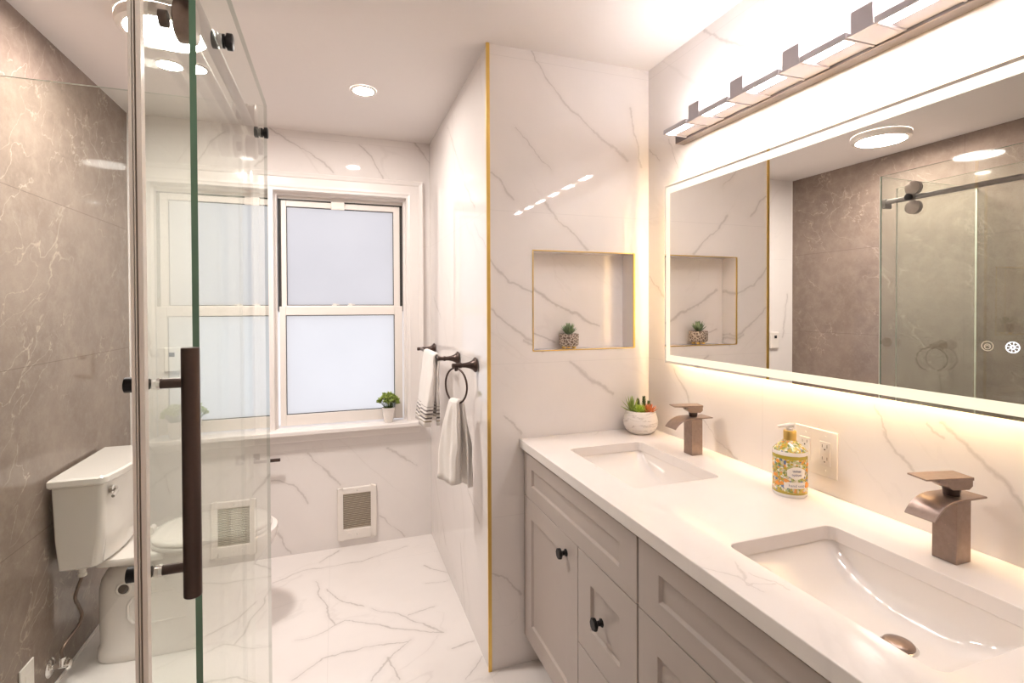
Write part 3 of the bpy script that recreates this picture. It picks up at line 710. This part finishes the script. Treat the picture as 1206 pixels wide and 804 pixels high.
def sink(q, label):
    x0, x1, y0, y1 = q; cy = (y0+y1)/2; s = thing('sink', label, 'sink', ((x0+x1)/2, cy, .76), 'undermount sinks')
    zt = ZC-.0345; bb = new()
    def rr(dx0, dx1, dy, z, r): return [(x, y, z) for x, y in rrect(x0+dx0, x1-dx1, y0+dy, y1-dy, r, 6)]
    rings = [rr(-.022, -.022, -.022, zt, .03), rr(-.003, -.003, -.003, zt, .024), rr(-.003, -.002, .000, zt-.006, .024), rr(.004, .001, .022, zt-.026, .030), rr(.010, .004, .050, zt-.046, .036),
             rr(.018, .010, .085, zt-.064, .042), rr(.032, .020, .115, zt-.075, .045), rr(.060, .035, .150, zt-.080, .04), rr(.100, .055, .185, zt-.083, .02)]
    loft(bb, rings, cap0=False)
    low = [[(x, y, z-.008) for x, y, z in r] for r in rings]
    o = obj('basin', bb, 'ceramic', s, smooth=True, auto=60)
    so = o.modifiers.new('thick', 'SOLIDIFY'); so.thickness = .008; so.offset = -1
    bb = new(); dx = .988
    revolve(bb, (dx, cy-.030, zt-.0825), (0, 0, 1), [(0, .030), (.003, .031), (.005, .029), (.006, .026)], 32); d = obj('drain', bb, 'chrome', s, smooth=True, auto=50)
    bb = new(); revolve(bb, (dx, cy-.030, zt-.078), (0, 0, 1), [(0, .023), (.003, .026), (.006, .0245), (.009, .016), (.010, 0)], 32); obj('stopper', bb, 'bronze', d, smooth=True, auto=60)
sink(S1, 'white rectangular undermount sink at the far end of the countertop by the potted succulents')
sink(S2, 'white rectangular undermount sink nearest the camera, with a bronze stopper showing')

def faucet(cx, cy, label, rz):
    f = thing('faucet', label, 'faucet', (cx, cy, ZC), 'waterfall faucets')
    g = lambda x, y, z: (x, y, z)
    bb = new(); box(bb, cx-.0225, cx+.0225, cy-.0225, cy+.0225, ZC+.0003, ZC+.126); obj('body', bb, 'bronze', f, bevel=.0015)
    # waterfall plate: swept thin profile
    prof = [(cx+.062, .1285)]
    for i in range(4): prof.append((cx+.062-.022*(i+1), .1285+.0008*(i+1)))
    for i in range(1, 11):
        a = math.radians(58)*i/10; prof.append((cx-.030-.078*math.sin(a), .1315-.070*(1-math.cos(a))))
    bb = new(); hw = .0285
    rings = []
    for k, (x, z) in enumerate(prof):
        p0, p1 = prof[max(k-1, 0)], prof[min(k+1, len(prof)-1)]; d = Vector((p1[0]-p0[0], 0, p1[1]-p0[1])).normalized(); nrm = Vector((d.z, 0, -d.x))
        if nrm.z < 0: nrm = -nrm
        c = Vector((x, cy, ZC+z))
        rings.append([c+Vector((0, -hw, 0))-nrm*.002, c+Vector((0, hw, 0))-nrm*.002, c+Vector((0, hw, 0))+nrm*.002, c+Vector((0, -hw, 0))+nrm*.002])
    loft(bb, rings); obj('spout_plate', bb, 'bronze', f, smooth=True, auto=30, bevel=.0008)
    bb = new(); cyl(bb, (cx, cy, ZC+.1335), (cx, cy, ZC+.150), .014, .016, n=20); cu = obj('valve_stem', bb, 'darkbronze', f, smooth=True, auto=50)
    ex = Vector((math.cos(rz), math.sin(rz), 0)); ey = Vector((-math.sin(rz), math.cos(rz), 0))
    bb = new(); c0 = Vector((cx, cy, 0)); 
    out = [(.026, .168), (.026, .156), (.018, .149), (-.018, .149), (-.028, .156), (-.028, .168)]
    extrude_poly(bb, out, lambda a, z, k: c0+ex*a+ey*((k-.5)*.042)+Vector((0, 0, ZC+z)), 1)
    le = obj('lever', bb, 'bronze', f, bevel=.001)
    out = [(.027, .168), (-.028, .168), (-.078, .170), (-.078, .1735), (-.028, .1745), (.027, .1745)]
    bb = new(); extrude_poly(bb, out, lambda a, z, k: c0+ex*a+ey*((k-.5)*.045)+Vector((0, 0, ZC+z)), 1); obj('lever_plate', bb, 'bronze', le, bevel=.0008)
    bb = new(); p = c0+ex*(-.0285)+Vector((0, 0, ZC+.163)); cyl(bb, p, p-ex*.0008, .0032, n=12); obj('set_screw', bb, 'black', le)
    return f
faucet(1.193, 1.477, 'bronze waterfall faucet beside the marbled pot of succulents', math.radians(-14))
faucet(1.193, .681, 'bronze waterfall faucet at the nearer sink, lower right', math.radians(-14))

# ------------------------------------------------------------------ soap dispenser
def label_mat():
    t = NT('floral_ceramic_glaze'); b = t.b; P = t.n('ShaderNodeTexCoord').outputs['Object']
    vo = t.n('ShaderNodeTexVoronoi'); t.l(P, vo.inputs['Vector']); vo.inputs['Scale'].default_value = 190; vo.inputs['Randomness'].default_value = 1
    sep = t.n('ShaderNodeSeparateColor'); t.l(vo.outputs['Color'], sep.inputs[0])
    rp = t.n('ShaderNodeValToRGB'); rp.color_ramp.interpolation = 'CONSTANT'; t.l(sep.outputs[0], rp.inputs[0])
    cols = [(0, (.62, .55, .36)), (.20, (.50, .36, .04)), (.40, (.20, .26, .06)), (.54, (.42, .46, .20)), (.66, (.75, .30, .05)), (.74, (.80, .76, .62)), (.84, (.13, .17, .30)), (.92, (.62, .44, .06))]
    e = rp.color_ramp.elements; e[0].position = 0; e[0].color = (*cols[0][1], 1); e[1].position = cols[1][0]; e[1].color = (*cols[1][1], 1)
    for p, c in cols[2:]: x = e.new(p); x.color = (*c, 1)
    z = t.dot(P, Z_)
    col = rp.outputs[0]
    def band(a, b_, c, cc):
        m = t.math('MULTIPLY', t.math('GREATER_THAN', z, a), t.math('LESS_THAN', z, b_)); return t.mix(m, cc, c)
    col = band(-1, .009, (.85, .80, .74), col); col = band(.009, .015, (.42, .32, .04), col); col = band(.104, .113, (.42, .34, .04), col)
    col = band(.1135, .123, (.86, .80, .74), col)
    t.l(col, b.inputs['Base Color']); b.inputs['Roughness'].default_value = .15; b.inputs['Coat Weight'].default_value = .5
    return t.m
M['floral'] = label_mat()
M['label_white'] = flat('cream_label', (.85, .80, .72), .3, var=.02); M['ink'] = flat('dark_blue_ink', (.12, .11, .22), .5)
SC = Vector((1.193, 1.073, ZC))
sp = thing('soap_dispenser', 'yellow floral patterned round soap bottle with gold collar and white pump', 'soap dispenser', tuple(SC))
b = new(); revolve(b, SC+Vector((0, 0, .0003)), (0, 0, 1), [(0, .0415), (.004, .0435), (.010, .0440), (.118, .0440), (.124, .0425), (.128, .039), (.138, .029), (.147, .019), (.150, .016)], 48); obj('bottle', b, 'floral', sp, smooth=True, auto=40)
b = new(); revolve(b, SC+Vector((0, 0, .1505)), (0, 0, 1), [(0, .0165), (.024, .0165), (.026, .015)], 32); obj('collar', b, 'gold', sp, smooth=True, auto=40)
b = new(); revolve(b, SC+Vector((0, 0, .1765)), (0, 0, 1), [(0, .010), (.006, .010), (.007, .006), (.012, .006)], 20)
nd = Vector((-.80, .30, 0)).normalized(); tube(b, [SC+Vector((0, 0, .1895))-nd*.009, SC+Vector((0, 0, .190)), SC+nd*.018+Vector((0, 0, .189)), SC+nd*.034+Vector((0, 0, .186))], [.0065, .0065, .0045, .0042], 12)
obj('pump_head', b, 'white_plastic', sp, smooth=True, auto=50)
def curved_patch(a0, a1, z0, z1, r, n=14, shape=None):
    bb = new(); rows = []
    for k in range(n+1):
        t = k/n; a = a0+(a1-a0)*t; s = shape(t) if shape else 1; zm = (z0+z1)/2; hh = (z1-z0)/2*s
        rows.append([bb.verts.new(SC+Vector((rr_*math.cos(a), rr_*math.sin(a), zz))) for rr_, zz in ((r, zm-hh), (r, zm+hh), (r-.0006, zm+hh), (r-.0006, zm-hh))])
    for A, B in zip(rows, rows[1:]):
        for k in range(4): bb.faces.new((A[k], A[(k+1) % 4], B[(k+1) % 4], B[k]))
    bb.faces.new(rows[0][::-1]); bb.faces.new(rows[-1]); return bb
AF = math.atan2(-1.073, -1.193)+.42          # slightly right of the direction to the room
lb = obj('cartouche', curved_patch(AF-.56, AF+.50, .052, .086, .0446, shape=lambda t: .45+.55*math.sin(PI*t)), 'label_white', sp)
lb2 = obj('banner', curved_patch(AF-.74, AF+.66, .027, .044, .0446), 'label_white', sp)
def wrap_text(txt, size, zc, parent, nm, ac=AF):
    cu = bpy.data.curves.new(nm, 'FONT'); cu.body = txt; cu.size = size; cu.align_x = 'CENTER'; cu.extrude = 0; cu.resolution_u = 3
    tmp = bpy.data.objects.new(nm, cu); C.objects.link(tmp); dg = bpy.context.evaluated_depsgraph_get()
    me = bpy.data.meshes.new_from_object(tmp.evaluated_get(dg)); bpy.data.objects.remove(tmp)
    r = .0450; base = total_loc(parent)
    for v in me.vertices:
        a = ac+v.co.x/r; v.co = SC+Vector((r*math.cos(a), r*math.sin(a), zc+v.co.y))-base
    me.materials.clear(); me.materials.append(M['ink']); o = bpy.data.objects.new(nm, me); C.objects.link(o); o.parent = parent
    return o
wrap_text('hand soap', .0105, .0315, lb2, 'lettering')
for zz, a0, a1 in ((.074, -.26, .22), (.0635, -.30, .26)):          # ornate script, too small to read
    b = new(); tube(b, [SC+Vector((.0449*math.cos(AF+a0+(a1-a0)*k/40), .0449*math.sin(AF+a0+(a1-a0)*k/40), zz+.0028*math.sin(k*1.15)*(1.0 if k % 9 else 1.5))) for k in range(41)], .00042, 5)
    obj('script_ornament', b, 'ink', lb)
# motifs: small flower heads on the glaze
rnd = random.Random(4); M['orange_glaze'] = flat('orange_flower_glaze', (.85, .33, .05), .2, var=.2)
for k in range(16):
    a = AF-1.5+rnd.random()*1.6 if k < 10 else AF+.2+rnd.random()*.9; z = .026+rnd.random()*.075
    if -.62 < a-AF < .60 and z < .092: continue
    c = SC+Vector((.0443*math.cos(a), .0443*math.sin(a), z)); n_ = Vector((math.cos(a), math.sin(a), 0))
    b = new(); revolve(b, c, n_, [(-.001, .006), (.0006, .005), (.0010, 0)], 8)
    obj('flower_motif', b, 'orange_glaze', sp)

# ------------------------------------------------------------------ outlet on the right wall
oe = thing('electrical_outlet', 'white double electrical outlet plate on the wall behind the soap bottle', 'outlet', (XR, 1.067, 1.01))
b = new(); box(b, XR-.006, XR-.0003, 1.000, 1.133, .948, 1.077); obj('cover_plate', b, 'white_plastic', oe, bevel=.003, seg=3)
for yc in (1.035, 1.098):
    b = new(); box(b, XR-.0085, XR-.006, yc-.0165, yc+.0165, .980, 1.046); rc = obj('receptacle', b, 'vinyl', oe, bevel=.0012)
    b = new()
    for zc in (.996, 1.030):
        box(b, XR-.0090, XR-.0084, yc-.008, yc-.0065, zc, zc+.009); box(b, XR-.0090, XR-.0084, yc+.0065, yc+.008, zc, zc+.008); cyl(b, (XR-.0084, yc, zc-.005), (XR-.0090, yc, zc-.005), .0022, n=10)
    obj('socket_slots', b, 'grille_dark', rc)
    for zc in (.966, 1.060):
        b = new(); cyl(b, (XR-.0058, yc, zc), (XR-.0068, yc, zc), .0028, n=12); obj('screw', b, 'white_plastic', oe)

# ------------------------------------------------------------------ mirror
MY0, MY1, MZ0, MZ1 = .424, 1.726, 1.197, 1.905
mi = thing('lighted_mirror', 'wide rectangular mirror with glowing frosted border above the vanity', 'mirror', (XM, 1.075, MZ0))
b = new(); box(b, XM, XM+.005, MY0, MY1, MZ0, MZ1); obj('glass', b, 'mirror', mi)
b = new(); bi, bw = .0085, .025
for q in ((MY0+bi, MY1-bi, MZ0+bi, MZ0+bi+bw), (MY0+bi, MY1-bi, MZ1-bi-bw, MZ1-bi), (MY0+bi, MY0+bi+bw, MZ0+bi+bw, MZ1-bi-bw), (MY1-bi-bw, MY1-bi, MZ0+bi+bw, MZ1-bi-bw)):
    box(b, XM-.0006, XM+.0004, *q)
M['band'] = emit('glowing_frosted_band', C_BAND, E_BAND); obj('light_band', b, 'band', mi)
b = new(); box(b, XM+.0052, XR-.0005, MY0+.045, MY1-.045, MZ0+.045, MZ1-.045); bk = obj('back_housing', b, 'nickel', mi)
M['halo'] = emit('warm_led_strip', C_HALO, E_HALO)
b = new(); g = .045; x0, x1 = XM+.008, XM+.018
box(b, x0, x1, MY0+.05, MY1-.05, MZ0+g-.004, MZ0+g-.0005); box(b, x0, x1, MY0+.05, MY1-.05, MZ1-g+.0005, MZ1-g+.004)
box(b, x0, x1, MY1-g+.0005, MY1-g+.004, MZ0+.05, MZ1-.05); box(b, x0, x1, MY0+g-.004, MY0+g-.0005, MZ0+.05, MZ1-.05)
obj('led_strip', b, 'halo', bk)
def icon_ring(bm, yc, zc, r, w, n=32):
    A = []
    for i in range(n):
        t = 2*PI*i/n; A.append([bm.verts.new((xx, yc+rr*math.cos(t), zc+rr*math.sin(t))) for rr, xx in ((r, XM+.0001), (r, XM-.0004), (r-w, XM-.0004), (r-w, XM+.0001))])
    for i in range(n):
        for k in range(4): bm.faces.new((A[i][k], A[i][(k+1) % 4], A[(i+1) % n][(k+1) % 4], A[(i+1) % n][k]))
M['icon'] = emit('lit_touch_icon', (.9, .93, 1), .8); M['icon_dim'] = flat('pale_touch_icon', (.62, .56, .46), .5)
b = new(); yc, zc = .614, 1.340
icon_ring(b, yc, zc, .0115, .0018); icon_ring(b, yc, zc, .0048, .0030, 20)
for k in range(8):
    t = PI/4*k+.2; d = Vector((0, math.cos(t), math.sin(t))); obox(b, Vector((XM-.0002, yc, zc))+d*.0078, (1, 0, 0), d, Vector((1, 0, 0)).cross(d), .0004, .0036, .0014)
obj('light_icon', b, 'icon', mi)
b = new(); yc, zc = .655, 1.340; icon_ring(b, yc, zc, .0105, .0016); icon_ring(b, yc, zc-.001, .0058, .0014, 24)
obox(b, (XM-.0002, yc+.0018, zc+.0005), (1, 0, 0), (0, .8, -.6), (0, .6, .8), .0004, .006, .0012); obox(b, (XM-.0002, yc-.0018, zc+.0005), (1, 0, 0), (0, .8, .6), (0, -.6, .8), .0004, .006, .0012)
obj('defog_icon', b, 'icon_dim', mi)

# ------------------------------------------------------------------ vanity light
XH = 1.245
vl = thing('vanity_light', 'long grey metal vanity light with glowing square heads above the mirror', 'light fixture', (XR, 1.03, 2.05))
b = new(); box(b, XH, XR-.0003, .434, 1.646, 2.050, 2.108); obj('wall_bar', b, 'barmetal', vl, bevel=.0015)
M['head'] = emit('led_diffuser', C_HEAD, E_HEAD)
for k in range(6):
    y1 = 1.584-.193*k; y0 = y1-.125; b = new()
    box(b, 1.146, 1.152, y0, y1, 2.055, 2.071); box(b, 1.152, XH+.0005, y0, y0+.006, 2.055, 2.071); box(b, 1.152, XH+.0005, y1-.006, y1, 2.055, 2.071)
    box(b, 1.188, XH+.0005, y0+.006, y1-.006, 2.0585, 2.0625)
    hd = obj('light_head', b, 'nickel', vl, bevel=.0008)
    b = new(); box(b, 1.1525, 1.1875, y0+.0065, y1-.0065, 2.0570, 2.0690); obj('diffuser', b, 'head', hd, bevel=.001)
    if k < 5:
        b = new(); box(b, 1.148, XH+.0005, y0-.066, y0-.004, 2.056, 2.060); box(b, 1.148, 1.151, y0-.064, y0-.012, 2.060, 2.110); obj('upright_tab', b, 'nickel', vl)

# ------------------------------------------------------------------ ceiling lights
cl = thing('ceiling_light', 'large round white flush ceiling light behind the shower glass', 'ceiling light', (-.565, 2.135, H))
b = new(); revolve(b, (-.565, 2.135, H-.0005), (0, 0, -1), [(0, .150), (.020, .152), (.032, .148), (.036, .140), (.036, .126)], 56, cap=False); obj('rim', b, 'white_plastic', cl, smooth=True, auto=40)
M['disc'] = emit('ceiling_light_diffuser', C_DISC, E_DISC)
b = new(); revolve(b, (-.565, 2.135, H-.030), (0, 0, -1), [(0, .127), (.005, .127), (.008, .120), (.009, 0)], 56); obj('diffuser', b, 'disc', cl, smooth=True, auto=40)
M['spot'] = emit('downlight_lens', C_SPOT, E_SPOT)
for lx, ly, lab in ((.132, 2.479, 'small round recessed ceiling spotlight in front of the window'), (.132, .45, 'added recessed ceiling spotlight, out of view, brightening the cabinet fronts')):  # second downlight is added out of view to brighten the cabinet fronts
    cs = thing('recessed_downlight', lab, 'ceiling light', (lx, ly, H), 'recessed downlights')
    b = new(); revolve(b, (lx, ly, H-.0003), (0, 0, -1), [(0, .060), (.003, .060), (.005, .056), (.005, .046)], 40, cap=False); obj('trim_ring', b, 'white_plastic', cs, smooth=True, auto=50)
    b = new(); revolve(b, (lx, ly, H-.0005), (0, 0, -1), [(0, .047), (.003, .047), (.004, 0)], 40); obj('lens', b, 'spot', cs)

# ================================================================== POTTED PLANTS
def leaf(bm, base, d, up, L, w, th, curl=.25, n=6, mi=0):
    base = Vector(base); d = Vector(d).normalized(); up = Vector(up); s = d.cross(up).normalized(); nn = s.cross(d).normalized()
    rings = []
    for i in range(n+1):
        t = i/n; ww = w*math.sin(PI*(.12+.88*t)**.8)*(1 if t < 1 else .02)+.0003; tt = th*(1-t*.85)
        c = base+d*(L*t)+nn*(curl*L*t*t)
        rings.append([c+s*(ww*math.cos(a))+nn*(tt*math.sin(a)) for a in [2*PI*k/6 for k in range(6)]])
    loft(bm, rings, mi=mi)
def rosette(bm, c, R, layers, w, th, tilt0=15, tilt1=78, rnd=random, curl=.25, mi=0):
    for j, (n, l) in enumerate(layers):
        t = j/max(1, len(layers)-1); el = math.radians(tilt0+(tilt1-tilt0)*t)
        for k in range(n):
            a = 2*PI*(k+.5*j)/n+rnd.uniform(-.12, .12); e = el+rnd.uniform(-.1, .1)
            d = Vector((math.cos(a)*math.cos(e), math.sin(a)*math.cos(e), math.sin(e)))
            leaf(bm, Vector(c)+d*.002, d, (0, 0, 1), R*l, w, th, curl, mi=mi)
# window plant
wp = thing('potted_plant', 'small leafy green plant in a white pot on the windowsill', 'potted plant', (.300, YB-.010, .7275))
PC = Vector((.300, YB-.010, .7275))
b = new(); revolve(b, PC, (0, 0, 1), [(0, .024), (.004, .027), (.055, .034), (.085, .038), (.088, .040), (.090, .038), (.082, .035), (.078, .034)], 32, cap=False); cyl(b, PC+Vector((0, 0, .0002)), PC+Vector((0, 0, .003)), .024, n=32)
obj('pot', b, 'ceramic', wp, smooth=True, auto=60)
b = new(); cyl(b, PC+Vector((0, 0, .070)), PC+Vector((0, 0, .082)), .0345, n=24); obj('soil', b, 'soil', wp)
b = new(); rnd = random.Random(2); bs = new()
for k in range(60):
    a = rnd.random()*2*PI; rr = rnd.random()**.55; tip = PC+Vector((math.cos(a)*.060*rr, math.sin(a)*.044*rr, .108+.062*(1-rr*rr*.7)+rnd.uniform(-.012, .008)))
    s0 = PC+Vector((math.cos(a)*.015*rr, math.sin(a)*.015*rr, .080)); tube(bs, [s0, s0.lerp(tip, .6)+Vector((0, 0, .004)), tip], .0012, 5)
    ax = (tip-s0).normalized()
    for q in range(7):
        aa = 2*PI*q/6+rnd.random(); e = rnd.uniform(.3, .9); _, u, w = frame_of(ax); d = (u*math.cos(aa)+w*math.sin(aa))*math.cos(e)+ax*math.sin(e)
        leaf(b, tip-ax*rnd.uniform(0, .012), d, ax, rnd.uniform(.016, .024), .0065, .0012, .15, 4)
obj('foliage', b, 'leaf', wp, smooth=True); obj('stems', bs, 'leaf_dark', wp)
# niche succulent
NC = Vector((.925, YF+.046, NZ0+.0005+.0018))
npl = thing('potted_succulent', 'green succulent in a patterned grey brown pot standing in the wall niche', 'potted plant', tuple(NC))
def patterned():
    t = NT('carved_grey_brown_pot'); b = t.b; P = t.n('ShaderNodeTexCoord').outputs['Object']
    vo = t.n('ShaderNodeTexVoronoi', feature='DISTANCE_TO_EDGE'); t.l(P, vo.inputs['Vector']); vo.inputs['Scale'].default_value = 85
    t.l(t.mix(t.step(vo.outputs[0], .04, .16), (.62, .54, .46), (.17, .125, .10)), b.inputs['Base Color']); b.inputs['Roughness'].default_value = .5
    return t.m
M['pattern'] = patterned()
b = new(); revolve(b, NC+Vector((0, 0, .009)), (0, 0, 1), [(0, .030), (.002, .036), (.008, .0415), (.048, .0425), (.052, .0415), (.052, .037), (.046, .036)], 36, cap=False); cyl(b, NC+Vector((0, 0, .0095)), NC+Vector((0, 0, .012)), .030, n=30); obj('pot', b, 'pattern', npl, smooth=True, auto=50)
for k in range(3):
    b = new(); a = 2*PI*k/3-.9; cyl(b, NC+Vector((math.cos(a)*.024, math.sin(a)*.024, 0)), NC+Vector((math.cos(a)*.024, math.sin(a)*.024, .010)), .008, n=14)
    obj('foot', b, 'gold', npl)
b = new(); cyl(b, NC+Vector((0, 0, .050)), NC+Vector((0, 0, .057)), .0365, n=24); obj('soil', b, 'soil', npl)
b = new(); rosette(b, NC+Vector((0, 0, .056)), .054, [(9, .80), (8, .9), (7, .95), (5, .9)], .0095, .003, 34, 80, random.Random(5), .12); obj('succulent_leaves', b, 'leaf_blue', npl, smooth=True)
# counter pot with mixed succulents
QC = Vector((1.190, 1.800, ZC+.0003))
qp = thing('succulent_bowl', 'round white marbled pot of mixed green and orange succulents on the countertop corner', 'potted plant', tuple(QC))
def swirl():
    t = NT('white_swirled_stone_pot'); b = t.b; P = t.n('ShaderNodeTexCoord').outputs['Object']
    z = t.math('MULTIPLY', t.dot(P, Z_), 26.); v = t.comb(t.math('MULTIPLY', t.dot(P, X_), 5.), t.math('MULTIPLY', t.dot(P, Y_), 5.), z)
    n = t.noise(v, 1.6, 6, .6, .5); d = t.math('ABSOLUTE', t.math('SUBTRACT', n, .5))
    t.l(t.mix(t.step(d, .022, .0), (.80, .75, .70), (.50, .45, .41)), b.inputs['Base Color']); b.inputs['Roughness'].default_value = .35
    return t.m
M['swirl'] = swirl()
b = new(); revolve(b, QC, (0, 0, 1), [(0, .040), (.003, .047), (.015, .060), (.032, .068), (.048, .070), (.066, .0675), (.084, .061), (.093, .057), (.094, .054), (.090, .051), (.080, .053)], 44, cap=False); cyl(b, QC+Vector((0, 0, .0002)), QC+Vector((0, 0, .004)), .040, n=40)
obj('pot', b, 'swirl', qp, smooth=True, auto=60)
b = new(); cyl(b, QC+Vector((0, 0, .074)), QC+Vector((0, 0, .085)), .0515, n=30); obj('soil', b, 'soil', qp)
vr = Vector((math.cos(yaw+.25), -math.sin(yaw+.25), 0)); vd = Vector((-vr.y, vr.x, 0))
def qpos(a, d, z): return QC+vr*a+vd*d+Vector((0, 0, z))
rnd = random.Random(8)
b = new(); rosette(b, qpos(-.034, -.010, .086), .060, [(9, .85), (9, 1.0), (7, 1.1), (5, 1.1)], .0042, .002, 22, 78, rnd, .08)
obj('spiky_green_succulent', b, 'leaf', qp, smooth=True)
b = new(); rosette(b, qpos(-.002, -.028, .087), .036, [(10, 1), (9, 1), (7, .95), (5, .8)], .0085, .0045, 15, 75, rnd, .3); rosette(b, qpos(.012, .012, .085), .030, [(8, 1), (7, .9), (5, .7)], .0085, .0045, 20, 75, rnd, .3)
obj('lime_succulent', b, 'leaf_lime', qp, smooth=True)
b = new(); rosette(b, qpos(.034, -.018, .087), .040, [(9, 1), (8, 1), (6, .9), (4, .8)], .006, .003, 18, 78, rnd, .2); obj('orange_succulent', b, 'leaf_orange', qp, smooth=True)
b = new()
for (a, d, hh) in ((-.010, .024, .040), (.014, .020, .052), (.034, .020, .034)):
    p = qpos(a, d, .083); tube(b, [p, p+Vector((0, 0, hh))], [.004, .006], 8)
    for j in range(5): rosette(b, p+Vector((0, 0, hh*(.3+.7*j/4))), .013, [(6, 1)], .004, .002, 30+j*6, 60, rnd, .3)
obj('stacked_succulent', b, 'leaf_dark', qp, smooth=True)
